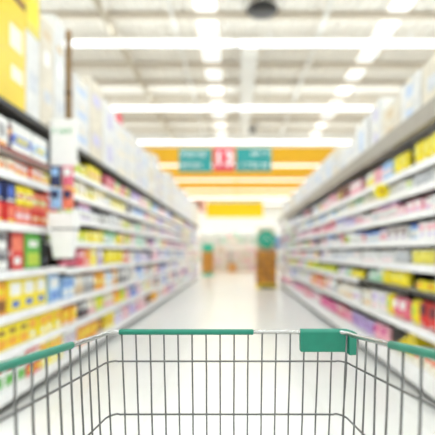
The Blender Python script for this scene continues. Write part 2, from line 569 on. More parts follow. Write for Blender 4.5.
def put_run(side, y, z, run, bay_i, sh_i, nb, used):
    """place a run of facings from y along the bay; return the new y"""
    kind, c, w, h, d, layers, count = run['k'], run['c'], run['w'], run['h'], run['d'], run.get('l', 1), run['n']
    rz = 0 if side == 'left' else PI
    variant = run.get('v', random.randrange(4))
    for i in range(count):
        if y + w > run['yend']:
            return None
        for l in range(layers):
            cc = run['cl'][l] if 'cl' in run else c
            key = (side, bay_i, sh_i, cc[0], kind, l if layers > 1 else 0)
            used[key] = used.get(key, 0) + 1
            lay = '' if layers == 1 else ('upper ' if l else 'lower ')
            label = '%s %s%s %s from near end, %s, %s bay of %s rack' % (ordn(used[key] - 1), lay, cc[0], CATS[kind], sh_name(sh_i, nb), ORD[bay_i], side)
            dd = d * random.uniform(.97, 1.0)
            x = side_x(side, .02 + d / 2 + (random.uniform(0, .025)))
            queue(kind, w, h, d, cc, variant, (x, y + w / 2, z + .0015 + l * (h + .0015)), rz, label,
                  '%s %ss, %s, %s bay, %s rack' % (cc[0], CATS[kind], sh_name(sh_i, nb), ORD[bay_i], side))
        y += w + .005
    return y

def sh_name(i, nb):
    return 'bottom shelf' if i == 0 else ('%s shelf up' % ORD[i])

def R(k, c, w, h, d=.2, n=2, l=1, cl=None, v=None):
    r = dict(k=k, c=c, w=w, h=h, d=d, n=n, l=l)
    if cl: r['cl'] = cl
    if v is not None: r['v'] = v
    return r

def fill_shelf(side, bay_i, sh_i, nb, y0, y1, z, gap, runs=None, pal=None, kinds=None, hf=(.62, .9), wr=(.085, .16)):
    used = {}
    y = y0 + .018
    yend = y1 - .018
    if runs:
        for r in runs:
            if r == 'stop': return
            r['yend'] = yend
            ny = put_run(side, y, z, r, bay_i, sh_i, nb, used)
            if ny is None: return
            y = ny + .004
    if not pal: return
    while y < yend - .08:
        k = random.choice(kinds)
        c = random.choice(pal)
        hmax = gap - .055
        if k == 'bottle':
            w = random.uniform(.07, .095); h = min(hmax, random.uniform(.2, .3)); d = w
        elif k == 'jar':
            w = random.uniform(.08, .11); h = min(hmax, random.uniform(.11, .17)); d = w
        elif k == 'can':
            w = random.uniform(.075, .1); h = min(hmax, random.uniform(.1, .14)); d = w
        elif k == 'pouch':
            w = random.uniform(wr[0] + .03, wr[1] + .05); h = hmax * random.uniform(*hf); d = .09
        else:
            w = random.uniform(*wr); h = hmax * random.uniform(*hf); d = random.uniform(.1, .25)
        h = round(h, 2); w = round(w, 2); d = round(d, 2)
        l = 1
        if k in ('can', 'jar', 'pack') and 2 * h + .01 < hmax: l = 2
        if k in ('carton',) and h < .1 and 2 * h < hmax: l = 2
        r = R(k, c, w, h, d, random.choice((2, 2, 3, 3, 4)), l)
        r['yend'] = yend
        ny = put_run(side, y, z, r, bay_i, sh_i, nb, used)
        if ny is None: return
        y = ny + .004

# ---- left rack
LEV_N = [.16, .43, .67, .97, 1.30, 1.65, 1.81]      # nearest bay
LEV_L = [.16, .42, .67, .95, 1.20, 1.43, 1.66, 1.87]
TOPL = 2.12
W3 = ('white', 'pink', 'rose')
def gaps(lev, top): return [b - a for a, b in zip(lev, lev[1:] + [top])]

LB = [(2.65, 1.30)] + [(3.95 + 1.3 * i, 1.30) for i in range(11)]
for i, (y0, L) in enumerate(LB):
    make_bay('left', i, y0, L, LEV_N if i == 0 else LEV_L, TOPL, 'white shelf bay full of packs, %s from the near end, left side of aisle' % ORD[i], red_at=(5,) if i == 0 else ())

near_runs = {
    0: [R('carton', ('white', 'green', 'red'), .14, .2, .2, 4), R('carton', ('red', 'white', 'yellow'), .12, .2, .2, 2), R('carton', ('lemon', 'orange', 'white'), .13, .21, .2, 3)],
    1: [R('carton', ('yellow', 'orange', 'brown'), .15, .17, .22, 4, v=2), R('carton', ('yellow', 'orange', 'white'), .15, .17, .22, 4, v=0)],
    2: [R('carton', ('orange', 'brown', 'yellow'), .16, .22, .2, 2, v=2), R('carton', ('yellow', 'white', 'blue'), .21, .235, .2, 3, v=0), R('carton', ('skyblue', 'white', 'blue'), .12, .23, .2, 2, v=0)],
    3: [R('carton', ('grey', 'white', 'charcoal'), .16, .135, .2, 2, 2, v=2), R('carton', ('maroon', 'red', 'white'), .025, .27, .2, 1, v=1), R('carton', ('red', 'coral', 'white'), .2, .27, .2, 1, v=0), R('carton', ('green', 'lime', 'white'), .24, .27, .2, 1, v=2), R('bottle', ('black', 'charcoal', 'grey'), .07, .26, .07, 2)],
    4: [R('carton', ('red', 'coral', 'white'), .14, .14, .2, 3, 2, cl=[('red', 'coral', 'yellow'), ('navy', 'blue', 'white')]),
        R('carton', ('coral', 'pink', 'white'), .12, .14, .2, 2, 2, cl=[('coral', 'pink', 'white'), ('yellow', 'cream', 'red')]),
        R('carton', ('orange', 'yellow', 'white'), .12, .13, .2, 2, 2, cl=[('red', 'orange', 'white'), ('coral', 'lime', 'white')]),
        R('carton', ('red', 'orange', 'white'), .11, .15, .2, 2, 2, cl=[('orange', 'yellow', 'red'), ('red', 'rose', 'white')])],
    5: [R('pack', ('cream', 'coral', 'orange'), .1, .09, .16, 4, v=1), R('pack', ('coral', 'white', 'yellow'), .11, .095, .16, 4, v=0), R('pack', ('lemon', 'orange', 'white'), .1, .09, .16, 3, v=2)],
    6: [R('carton', ('white', 'grey', 'orange'), .16, .2, .2, 2, v=3), R('carton', ('maroon', 'navy', 'orange'), .06, .18, .2, 1, v=2), R('carton', ('white', 'blue', 'lemon'), .3, .22, .22, 1, v=1), R('carton', ('white', 'skyblue', 'yellow'), .25, .21, .2, 1, v=1)],
}
g0 = gaps(LEV_N, TOPL)
for s_i, z in enumerate(LEV_N):
    fill_shelf('left', 0, s_i, 7, LB[0][0], LB[0][0] + 1.3, z, g0[s_i], near_runs[s_i])

PALL = {
    0: [('yellow', 'orange', 'white'), ('orange', 'yellow', 'red'), ('brown', 'orange', 'white'), ('pink', 'white', 'rose'), ('white', 'lilac', 'purple')],
    1: [('red', 'maroon', 'yellow'), ('lime', 'yellow', 'white'), ('charcoal', 'white', 'red'), ('orange', 'yellow', 'white'), ('pink', 'cream', 'white'), ('cream', 'pink', 'white')],
    2: [('skyblue', 'white', 'blue'), ('beige', 'white', 'brown'), ('grey', 'white', 'charcoal'), ('orange', 'cream', 'yellow'), ('yellow', 'white', 'orange'), ('white', 'skyblue', 'blue')],
    3: [('maroon', 'rose', 'red'), ('coral', 'white', 'orange'), ('pink', 'white', 'rose'), ('yellow', 'lemon', 'white'), ('lilac', 'white', 'grey'), ('rose', 'pink', 'white')],
    4: [('lime', 'yellow', 'white'), ('yellow', 'lemon', 'white'), ('cream', 'yellow', 'white'), ('mint', 'white', 'green'), ('coral', 'cream', 'white')],
    5: [('silver', 'white', 'grey'), ('charcoal', 'white', 'grey'), ('yellow', 'lime', 'white'), ('lilac', 'white', 'pink'), ('white', 'cream', 'grey')],
    6: [('white', 'cream', 'silver'), ('lemon', 'white', 'yellow'), ('charcoal', 'white', 'navy'), ('cream', 'white', 'yellow'), ('white', 'pink', 'yellow')],
    7: [('lemon', 'lime', 'white'), ('white', 'lemon', 'green'), ('rose', 'red', 'white'), ('yellow', 'orange', 'white'), ('yellow', 'lemon', 'white')],
}
PALF = [('white', 'cream', 'pink'), ('white', 'lilac', 'purple'), ('pink', 'white', 'rose'), ('lilac', 'white', 'purple'), ('skyblue', 'white', 'blue'), ('cream', 'white', 'yellow'),
        ('white', 'mint', 'green'), ('rose', 'white', 'pink'), ('blue', 'white', 'skyblue'), ('lemon', 'white', 'yellow'), ('white', 'silver', 'pink'), ('cream', 'pink', 'white'), ('navy', 'lilac', 'white'), ('purple', 'pink', 'white')]
KL = [['carton', 'pouch'], ['carton', 'bottle', 'pouch'], ['carton', 'pouch', 'jar'], ['bottle', 'carton', 'pouch'], ['can', 'pack', 'jar'], ['can', 'jar', 'pack'], ['pack', 'can', 'carton'], ['pack', 'jar', 'carton']]
gl = gaps(LEV_L, TOPL)
for i in range(1, 12):
    for s_i, z in enumerate(LEV_L):
        pal = PALL[s_i] if i < 3 else (PALL[s_i] + PALF if i < 5 else PALF)
        runs = None
        if i == 1 and s_i == 3:
            runs = [R('bottle', ('maroon', 'rose', 'red'), .075, .2, .075, 4), R('carton', ('rose', 'red', 'white'), .09, .17, .15, 2), R('carton', ('coral', 'orange', 'white'), .1, .18, .15, 2), R('carton', ('yellow', 'lemon', 'white'), .13, .19, .15, 2)]
        if i == 1 and s_i == 4:
            runs = [R('pack', ('lime', 'yellow', 'white'), .12, .11, .16, 5), R('pack', ('yellow', 'lemon', 'white'), .12, .12, .16, 4)]
        if i == 1 and s_i == 2:
            runs = [R('carton', ('skyblue', 'white', 'blue'), .14, .19, .16, 2), R('pouch', ('beige', 'white', 'brown'), .15, .2, .08, 2), R('pouch', ('grey', 'white', 'charcoal'), .15, .19, .08, 2), R('carton', ('orange', 'yellow', 'cream'), .14, .2, .16, 3)]
        fill_shelf('left', i, s_i, 8, LB[i][0], LB[i][0] + 1.3, z, gl[s_i], runs, pal, KL[s_i], wr=(.085, .16) if i < 5 else (.12, .2), hf=(.72, .96))

# ---- right rack
LEV_R = [.22, .52, .80, 1.00, 1.20, 1.41, 1.60, 1.77]
TOPR = 2.15
RB = [(2.3 + 1.3 * i, 1.30) for i in range(9)]
for i, (y0, L) in enumerate(RB):
    make_bay('right', i, y0, L, LEV_R, TOPR, 'white shelf bay with beige canopy, %s from the near end, right side of aisle' % ORD[i], dark_at=(1,) if i < 2 else ())
PALR = {
    0: [('magenta', 'pink', 'white'), ('lilac', 'purple', 'magenta'), ('lilac', 'white', 'purple'), ('pink', 'magenta', 'white'), ('rose', 'white', 'orange'), ('white', 'magenta', 'orange'), ('pink', 'purple', 'white')],
    1: [('white', 'lilac', 'pink'), ('coral', 'white', 'red'), ('orange', 'cream', 'red'), ('white', 'silver', 'grey'), ('blue', 'white', 'lilac'), ('cream', 'white', 'orange')],
    2: [('mint', 'white', 'green'), ('lime', 'yellow', 'white'), ('yellow', 'orange', 'lime'), ('yellow', 'lemon', 'white'), ('white', 'lilac', 'pink')],
    3: [('white', 'silver', 'pink'), ('white', 'lemon', 'green'), ('pink', 'white', 'rose'), ('white', 'purple', 'red'), ('silver', 'white', 'skyblue')],
    4: [('white', 'pink', 'lilac'), ('silver', 'white', 'blue'), ('skyblue', 'white', 'blue'), ('white', 'lime', 'silver'), ('rose', 'white', 'pink'), ('white', 'maroon', 'purple')],
    5: [('white', 'pink', 'silver'), ('pink', 'white', 'lilac'), ('rose', 'pink', 'red'), ('lilac', 'white', 'blue'), ('white', 'silver', 'pink')],
    6: [('white', 'silver', 'grey'), ('mint', 'white', 'green'), ('white', 'cream', 'lime'), ('skyblue', 'white', 'blue'), ('white', 'lime', 'green')],
    7: [('lemon', 'yellow', 'white'), ('pink', 'white', 'rose'), ('yellow', 'lemon', 'orange'), ('maroon', 'brown', 'pink'), ('white', 'lilac', 'pink'), ('silver', 'white', 'blue')],
}
KR = [['pouch'], ['carton', 'pouch', 'bottle'], ['pouch', 'carton'], ['carton', 'pack', 'can'], ['carton', 'jar', 'can'], ['carton', 'pack', 'jar'], ['pack', 'can', 'jar'], ['carton', 'pouch', 'bottle']]
PALRF = [('white', 'lime', 'silver'), ('white', 'pink', 'rose'), ('lime', 'white', 'green'), ('rose', 'white', 'red'), ('white', 'silver', 'blue'), ('pink', 'white', 'lilac'), ('maroon', 'rose', 'white'), ('charcoal', 'white', 'silver')]
gr = gaps(LEV_R, TOPR - .12)
for i in range(9):
    for s_i, z in enumerate(LEV_R):
        pal = PALR[s_i] if (i < 5 or s_i == 0) else PALR[s_i] + PALRF
        runs = None
        if i == 0 and s_i == 7:
            runs = [R('pouch', ('yellow', 'lemon', 'white'), .14, .2, .09, 8)]
        if i == 1 and s_i == 7:
            runs = [R('pouch', ('yellow', 'lemon', 'white'), .14, .18, .09, 2), R('carton', ('skyblue', 'white', 'pink'), .12, .16, .15, 2), R('carton', ('pink', 'rose', 'white'), .12, .15, .15, 2), R('pouch', ('lemon', 'white', 'pink'), .16, .17, .09, 3)]
        if i == 2 and s_i == 7:
            runs = [R('carton', ('pink', 'white', 'rose'), .14, .16, .15, 3), R('carton', ('maroon', 'brown', 'rose'), .13, .18, .15, 3), R('carton', ('brown', 'yellow', 'maroon'), .13, .19, .15, 2)]
        if i in (0, 1) and s_i == 6:
            runs = [R('pack', ('white', 'silver', 'grey'), .13, .1, .2, 6 if i == 0 else 5)]
        if i in (0, 1) and s_i == 2:
            runs = [R('pouch', ('yellow', 'lemon', 'lime'), .2, .135, .11, 3), R('pouch', ('mint', 'white', 'green'), .16, .14, .09, 1)]
        if i == 0 and s_i == 1:
            runs = [R('carton', ('white', 'silver', 'lilac'), .14, .19, .2, 5), R('pouch', ('red', 'maroon', 'white'), .18, .2, .1, 2), R('pouch', ('yellow', 'lime', 'white'), .13, .2, .1, 1)]
        if i == 1 and s_i == 1:
            runs = [R('pouch', ('rose', 'white', 'yellow'), .17, .18, .1, 2), R('pouch', ('yellow', 'lime', 'white'), .13, .2, .1, 1), R('carton', ('white', 'lilac', 'pink'), .14, .19, .2, 3)]
        if i == 0 and s_i == 0:
            runs = [R('carton', ('cream', 'coral', 'white'), .135, .13, .2, 8, v=0), 'stop']
        fill_shelf('right', i, s_i, 8, RB[i][0] + (.46 if (i, s_i) == (1, 0) else 0), RB[i][0] + 1.3, z, gr[s_i], runs, pal, KR[s_i], wr=(.09, .16) if i < 4 else (.12, .2), hf=(.58, .84) if s_i else (.5, .72))
emit_items()

# ------------------------------------------------------------------ cartons stored on top of the racks
OVER_P = {}
def over_carton(name, w, h, d, c1, c2, c3, loc, label, group, variant):
    key = (w, h, d, c1, c2, c3, variant)
    if key not in OVER_P:
        m1 = mat('carton_' + c1, {'white': 'e4e2df', 'cream': 'e0d6c4', 'beige': 'c9b393'}[c1], 0.7, vary=0.06, scale=6)
        tape = MB().box(-d / 2 - .0004, d / 2 + .0004, -.03, .03, h - .07, h + .0008)
        pb = MB()
        x = d / 2 + .0003
        if variant == 0:
            half_panel(pb, x, w * .6, h * .38, h * .66, 0)
        elif variant == 1:
            half_panel(pb, x, w * .75, h * .2, h * .5, 0)
        else:
            half_panel(pb, x, w * .35, h * .25, h * .75, 0)
        y = -w / 2 - .0012
        sp = MB().box(-d * .3, d * .3, y, y + .001, h * .45, h * .75, 0)
        OVER_P[key] = (MB().cbox(-d / 2, d / 2, -w / 2, w / 2, 0, h, .006).mesh(name, m1), pb.mesh('printed_panel', mat('print_' + c2, HEX[c2], 0.6, vary=0.1)), tape.mesh('tape', mat('tape_' + c3, HEX[c3], 0.35, vary=0.03)), sp.mesh('side_print', mat('print_' + c2, HEX[c2])))
    a, b, c, e = OVER_P[key]
    o = obj(name, a, None, loc, 0 if loc[0] < 0 else PI)
    obj('printed_panel', b, o); obj('tape', c, o); obj('side_print', e, o)
    return tag(o, label, 'carton', group)

rr = random.Random(21)
OPAL = [('white', 'palelilac'), ('cream', 'beige'), ('white', 'silver'), ('white', 'paleblue'), ('cream', 'palelilac'), ('white', 'cream'), ('cream', 'white')]
y = 4.22
ci = 0
RED_Z, RED_Y = 3.0, 5.95
TIER = ['lowest', 'second', 'third', 'topmost']
while y < 17.9:
    w = rr.choice((.38, .44, .5, .56))
    c = rr.choice(OPAL)
    H = rr.choice((.74, .8, .84, .72, .88))
    n = rr.choice((2, 3))
    h = round(H / n, 2)
    d = rr.choice((.36, .4))
    va = rr.randrange(3)
    for t_ in range(n):
        tn = 'lowest' if t_ == 0 else ('topmost' if t_ == n - 1 else 'middle')
        over_carton('storage_carton', w, h, d, c[0], c[1], 'cream', (XL - .03 - d / 2, y + w / 2, TOPL + .001 + t_ * (h + .001)),
                    '%s storage carton, %s of the %s stack from the near end, atop left rack' % (c[0], tn, ordn(ci)), 'cartons stored on the left rack', va)
    if y < 5.95 < y + w: RED_Z, RED_Y = TOPL + .002 + n * (h + .001), y + w / 2
    ci += 1
    y += w + rr.choice((.015, .02, .03))
y = 2.45
ci = 0
OPR = [('white', 'paleblue'), ('cream', 'beige'), ('white', 'silver'), ('white', 'palelilac'), ('white', 'silver'), ('cream', 'silver'), ('white', 'paleblue')]
while y < 13.5:
    w = rr.choice((.34, .4, .46))
    c = rr.choice(OPR)
    H = rr.choice((.40, .5, .34, .46))
    n = rr.choice((1, 2))
    h = round(H / n, 2); d = .36
    va = rr.randrange(3)
    for t_ in range(n):
        tn = 'single' if n == 1 else ('lower' if t_ == 0 else 'upper')
        over_carton('storage_carton', w, h, d, c[0], c[1], 'cream', (XR + .08 + d / 2, y + w / 2, TOPR + .001 + t_ * (h + .001)),
                    '%s storage carton, %s one at the %s spot from the near end, atop right rack' % (c[0], tn, ordn(ci)), 'cartons stored on the right rack', va)
    ci += 1
    y += w + rr.choice((.02, .03, .12, .05))

# near left: big yellow bags, white tall cartons, brown post, on the rack top
yel = mat('yellow_sack', 'ecca12', 0.4, vary=0.06, scale=5)
sackprint = mat('sack_print', 'f5efd8', 0.5, vary=0.05)
sackbrown = mat('sack_brown', '7c4518', 0.5, vary=0.05)
def big_box(name, lab, cat, y0, y1, z0, z1, depth, m, prints):
    o = MB().cbox(-depth, 0, y0, y1, 0, z1 - z0, .012).build(name, m, None, (XL - .01, 0, z0))
    tag(o, lab, cat)
    for nm, a, b, c, d_, mm, lb in prints:
        q = MB().box(.0003, .0015, a, b, c, d_).build(nm, mm, o)
        if lb: q['label'] = lb
        MB().box(-depth * .8, -depth * .2, y0 - .0015, y0 - .0003, c, d_).build(nm, mm, o)
    return o
big_box('yellow_carton', 'tall bright yellow carton with white prints on top of nearest left bay', 'carton', 2.67, 3.21, TOPL + .001, 3.02, .42, yel,
        [('printed_panel', 3.0, 3.16, .18, .28, sackprint, None), ('printed_panel', 2.98, 3.15, .4, .56, sackprint, None), ('brown_stripe', 2.95, 3.2, .74, .79, sackbrown, 'brown stripe')])
lem = mat('lemon_carton', 'e9d750', 0.45, vary=0.05, scale=5)
o = big_box('white_carton', 'white carton with grey print under the pale yellow carton, left rack top', 'carton', 3.225, 3.44, TOPL + .001, 2.76, .42, mat('carton_white', 'e4e2df', .7),
            [('printed_panel', 3.26, 3.4, .2, .34, mat('print_silver', HEX['silver'], .6), None)])
o = big_box('lemon_carton', 'pale yellow carton stacked on a white carton beside the tall yellow one', 'carton', 3.225, 3.44, 2.762, 3.12, .4, lem,
            [('printed_panel', 3.25, 3.41, .08, .26, mat('print_yellow', HEX['yellow'], .5), None)])
for (a, b_, z1, lab) in ((3.455, 3.70, 3.0, 'tall cream carton with small grey prints, left of the brown post'), (3.715, 3.95, 3.14, 'tall white carton with faint prints, touching the brown post')):
    big_box('tall_carton', lab, 'carton', a, b_, TOPL + .001 if b_ < 3.75 else TOPL + .001, z1, .40, mat('carton_cream', 'e0d6c4', .7, vary=.06, scale=6) if b_ < 3.8 else mat('carton_white', 'e4e2df', .7),
            [('printed_panel', a + .05, b_ - .05, .2, .3, mat('print_silver', HEX['silver'], .6), None), ('printed_panel', a + .06, b_ - .08, .5, .62, signwhite_m, None), ('printed_panel', a + .04, b_ - .06, .72, .78, mat('print_beige', HEX['beige'], .6), None)])
# bridging board between the first and second bays
post_m = mat('brown_post', '8d6b3a', 0.6, vary=0.15, scale=8)
o = MB().cbox(-.022, .022, -.022, .022, 0, 1.05, .004).build('wooden_post', post_m, None, (XL - .03, 4.08, TOPL + .001))
tag(o, 'thin brown upright post standing on the left rack beside white cartons', 'post')
MB().cbox(-.027, .027, -.027, .027, .45, .48, .003).build('bracket', mat('post_brown_dark', '5a4021', .6), o)
# red flag box
o = MB().cbox(-.06, .06, -.07, .07, 0, .15, .01).build('red_box', mat('red_box', 'd5313f', .5), None, (XL - .10, RED_Y, RED_Z))
REDBOX = tag(o, 'small red box on top of the white cartons, left rack', 'box')
MB().box(.0603, .0612, -.04, .04, .04, .1).build('printed_panel', mat('print_rose', HEX['rose'], .5), o)

# ------------------------------------------------------------------ flag sign with hanging strip at the gap in the left rack
FY = 3.52
def fx(px): return (px - 236) / 435 * FY
def fz(py): return CAM_H - (py - 252) / 435 * FY
t = thing('flag_sign', 'white hanging card with green lettering beside the left rack', 'sign', (fx(64), FY, fz(166)))
hw = (fx(78) - fx(51)) / 2
hh = fz(119) - fz(166)
MB().cbox(-hw, hw, -.004, .004, 0, hh, .003).build('card', signwhite_m, t)
g = glyph_line(-hw * .75, hw * .75, hh * .68, hh * .8, 5)
o = g.build('lettering', mat('sign_green', '4fb06a', .5), t, (0, -.005, 0)); o['label'] = 'green lettering'
MB().tube([(hw * .5, .012, hh * .9), (-hw * .8, .012, hh * .9), (XL + .004 - fx(64), .012, hh * .9)], .006, 8).build('bracket', dark_steel, t)
# strip of small hanging packs
strip = thing('hanging_strip', 'clear hanging strip below the white card, left rack', 'strip', (fx(63), FY + .01, fz(212)))
MB().box(-.015, .015, -.001, .001, -.02, fz(168) - fz(212)).build('plastic_strip', signwhite_m, strip)
HP = [('navy', 'skyblue', 'white', 'dark blue hanging bag, upper left on the strip below the white card'), ('rose', 'white', 'pink', 'pinkish hanging bag, upper right on the strip below the white card'),
      ('skyblue', 'navy', 'white', 'light blue hanging bag, lower left on the strip below the white card'), ('coral', 'navy', 'white', 'reddish hanging bag, lower right on the strip below the white card')]
for i, (a, b_, c, lab) in enumerate(HP):
    p = make_meshes('pouch', .095, .165, .035, a, b_, c, 1)
    o = obj('hanging_bag', p['body'].mesh('hanging_bag', p['m1']), None, (fx(63) + (-.05, .05)[i % 2], FY - .025, fz(209) + (.178, .0)[i // 2]), -PI / 2)
    obj('printed_panel', p['parts'][0][1].mesh('printed_panel', p['parts'][0][2]), o)
    tag(o, lab, 'bag', 'bags on the hanging strip')
# white bin below
b = MB()
zt, zb = fz(213), fz(258)
for (w0, w1, z0, z1, mi) in ((.068, .10, 0, (zt - zb) * .62, 0), (.105, .105, (zt - zb) * .66, zt - zb, 0)):
    vv = [(-w0, -w0 * .6, z0), (w0, -w0 * .6, z0), (w0, w0 * .6, z0), (-w0, w0 * .6, z0), (-w1, -w1 * .6, z1), (w1, -w1 * .6, z1), (w1, w1 * .6, z1), (-w1, w1 * .6, z1)]
    b.add(vv, [(0, 3, 2, 1), (4, 5, 6, 7), (0, 1, 5, 4), (1, 2, 6, 5), (2, 3, 7, 6), (3, 0, 4, 7)], mi)
bin_ = b.build('hanging_holder', signwhite_m, None, (fx(64), FY, zb))
tag(bin_, 'white tapered plastic holder with black band, left rack by the hanging bags', 'holder')
hz = zt - zb
MB().box(-.085, .085, -.055, .055, hz * .62, hz * .66).build('black_band', mat('pack_black', HEX['black'], .45), bin_)
MB().box(XL + .004 - fx(64), -.07, -.01, .01, hz * .7, hz * .73).build('bracket', dark_steel, bin_)

# ------------------------------------------------------------------ round yellow tag and yellow tray on the right rack
t = thing('round_tag', 'round yellow shelf tag on the fourth-highest price rail, right rack', 'shelf tag', (XR - .03, 4.02, 1.66))
t['label'] = 'round yellow shelf tag sticking out from an upper shelf of the right rack'
MB().lathe([(.07, -.002), (.07, .002)], 24, axis='y', smooth=False).build('disc', mat('tag_yellow', 'f2df1c', .4, vary=.04), t)
MB().box(-.025, .03, -.0035, -.0022, -.03, .03).build('printed_mark', mat('tag_print', 'd7ad1a', .5), t)
MB().box(.025, .07, -.0019, .0019, -.082, -.066).build('clip', signwhite_m, t)

tray_m = mat('tray_yellow', 'f0d913', .45, vary=.05)
t = thing('yellow_tray', 'yellow open cardboard tray with slanted front on the base deck, second right bay', 'tray', (XR + .13, 3.62, LEV_R[0] + .001))
MB().box(0, .3, 0, .42, 0, .006).box(.294, .3, 0, .42, .006, .22).build('tray_body', tray_m, t)
for yy in (0, .414):
    hb = .25 if yy == 0 else .06
    MB().box(.006, .293, yy, yy + .006, .0065, hb).build('side_flap', tray_m, t)
MB().add([(0, 0, .0065), (0, .42, .0065), (0, .42, .03), (0, 0, .255), (.0055, 0, .0065), (.0055, .42, .0065), (.0055, .42, .03), (.0055, 0, .255)],
         [(0, 3, 2, 1), (4, 5, 6, 7), (0, 1, 5, 4), (1, 2, 6, 5), (2, 3, 7, 6), (3, 0, 4, 7)]).build('front_flap', tray_m, t)
for k_ in range(3):
    p = make_meshes('pouch', .10, .14, .07, ('white', 'mint', 'pink')[k_], 'silver', 'magenta', 0)
    o = obj('pouch', p['all'].mesh('pouch', p['mats']), None, (XR + .23, 3.62 + .08 + .128 * k_, LEV_R[0] + .0085), PI)
    tag(o, '%s bag standing in the yellow tray on the right base deck' % ('white', 'mint green', 'pink')[k_], 'bag', 'bags in the yellow tray')

# ------------------------------------------------------------------ end-of-aisle stands
wood_m = mat('stand_wood', 'c98a3e', .55, vary=.15, scale=7)
stand_yellow = mat('stand_yellow', 'edd12c', .5, vary=.05)
teal_sign = mat('round_sign_teal', '35b08f', .5, vary=.06)
brownpack = [('tan', 'orange', 'brown'), ('orange', 'tan', 'brown'), ('tan', 'brown', 'orange')]
def promo_stand(label, x, y, w, h, foot, head, gname, where):
    t = thing('promo_stand', label, 'display stand', (x, y, 0), 0, 'wooden display stands at the aisle end')
    d = .4
    for sx in (-1, 1):
        MB().box(sx * w / 2 - .012, sx * w / 2 + .012, -d / 2, d / 2, .14, h).build('side_panel', wood_m, t)
    MB().box(-w / 2 + .012, w / 2 - .012, d / 2 - .015, d / 2, .14, h).build('back_panel', wood_m, t)
    MB().box(-w / 2 - .012, w / 2 + .012, -d / 2 - .01, d / 2, 0, .14).build('base', foot, t)
    if foot is stand_yellow:
        MB().box(-w * .3, w * .42, -d / 2 - .012, -d / 2 - .0105, .015, .085).build('black_strip', kick_m, t)
    nt = 4
    zs = [.15 + i * (h - .15) / nt for i in range(nt)]
    for z in zs:
        MB().box(-w / 2 + .013, w / 2 - .013, -d / 2, d / 2 - .016, z, z + .015).build('shelf', wood_m, t)
    if head == 'disc':
        MB().tube([(0, 0, h), (0, 0, h + .12)], .012, 8).build('pole', dark_steel, t)
        MB().lathe([(.27, -.012), (.27, .012)], 28, 0, (0, 0, h + .33), False, 'y').build('round_header', teal_sign, t)
        q = glyph_line(-.15, .15, h + .3, h + .38, 77).build('lettering', signwhite_m, t, (0, -.014, 0))
        MB().box(-w / 2 + .02, w / 2 - .02, d / 2 - .03, d / 2 - .016, h - .03, h + .7).build('header_board', mat('header_beige', 'e9dcc0', .6), t)
    else:
        MB().box(-w / 2, w / 2, -.03, .03, h, h + .36).build('header_board', teal_sign, t)
    k = 0
    for zi, z in enumerate(zs):
        n = 4
        cw = (w - .06) / n
        for i in range(n):
            c = brownpack[(i + zi) % 3]
            p = make_meshes('carton', round(cw - .01, 3), round((h - .15) / nt - .07, 3), .3, *c, (i + zi) % 4)
            if p['me_all'] is None: p['me_all'] = p['all'].mesh('carton', p['mats'])
            o = obj('display_carton', p['me_all'], None, (x - w / 2 + .03 + cw * (i + .5), y - .03, z + .0165), -PI / 2)
            tag(o, '%s display carton, %s across on the %s tier up of the %s' % (c[0], ORD[i], ORD[zi], where), 'carton', gname)
promo_stand('wooden display stand with round teal header and yellow base, end of right rack', .92, 13.25, .60, 1.16, stand_yellow, 'disc', 'cartons on the stand with the round header', 'round-headed stand')
promo_stand('wooden display stand with teal header board and teal base, end of left rack', -1.32, 20.4, .52, 1.12, mat('stand_teal', '2fa487', .5), 'board', 'cartons on the teal-headed stand', 'teal-headed stand')
# blue sign behind the round one
t = thing('blue_flag_sign', 'small light blue flag sign beside the round teal header, right rack', 'sign', (1.42, 14.12, 1.2))
MB().cbox(-.22, .22, -.01, .01, .0, .42, .004).build('card', mat('flag_blue', '8fb4e4', .5), t)
MB().tube([(.18, .02, -1.199), (.18, .02, .4)], .012, 8).build('pole', dark_steel, t)


# ------------------------------------------------------------------ far end
fasc = mat('fascia_yellow', 'ffe60a', .6, vary=.03)
o = MB().cbox(-2.35, 2.15, 34.3, 34.5, 3.85, 5.0, .02).build('yellow_header_panel', fasc)
tag(o, 'wide bright yellow header panel hanging at the far end of the store', 'sign panel')
for x in (-1.8, 1.6):
    MB().tube([(x, 34.4, 5.0), (x, 34.4, CEIL - .01)], .01, 6).build('hanger', wire_m, o)
t = thing('hanging_poster', 'small brown and pink hanging poster left of the yellow header panel', 'poster', (-2.75, 32.5, 4.1))
MB().cbox(-.45, .45, -.01, .01, 0, .9, .004).build('poster_sheet', mat('poster_pink', 'd9a79a', .5, vary=.2, scale=4), t)
MB().box(-.3, .12, -.012, -.0105, .25, .8).build('poster_picture', mat('poster_brown', '7a4634', .5, vary=.25, scale=5), t)
for x in (-.4, .4):
    MB().tube([(x, 0, .9), (x, 0, SOFFIT - 4.1 - .002)], .006, 6).build('hanging_wire', wire_m, t)

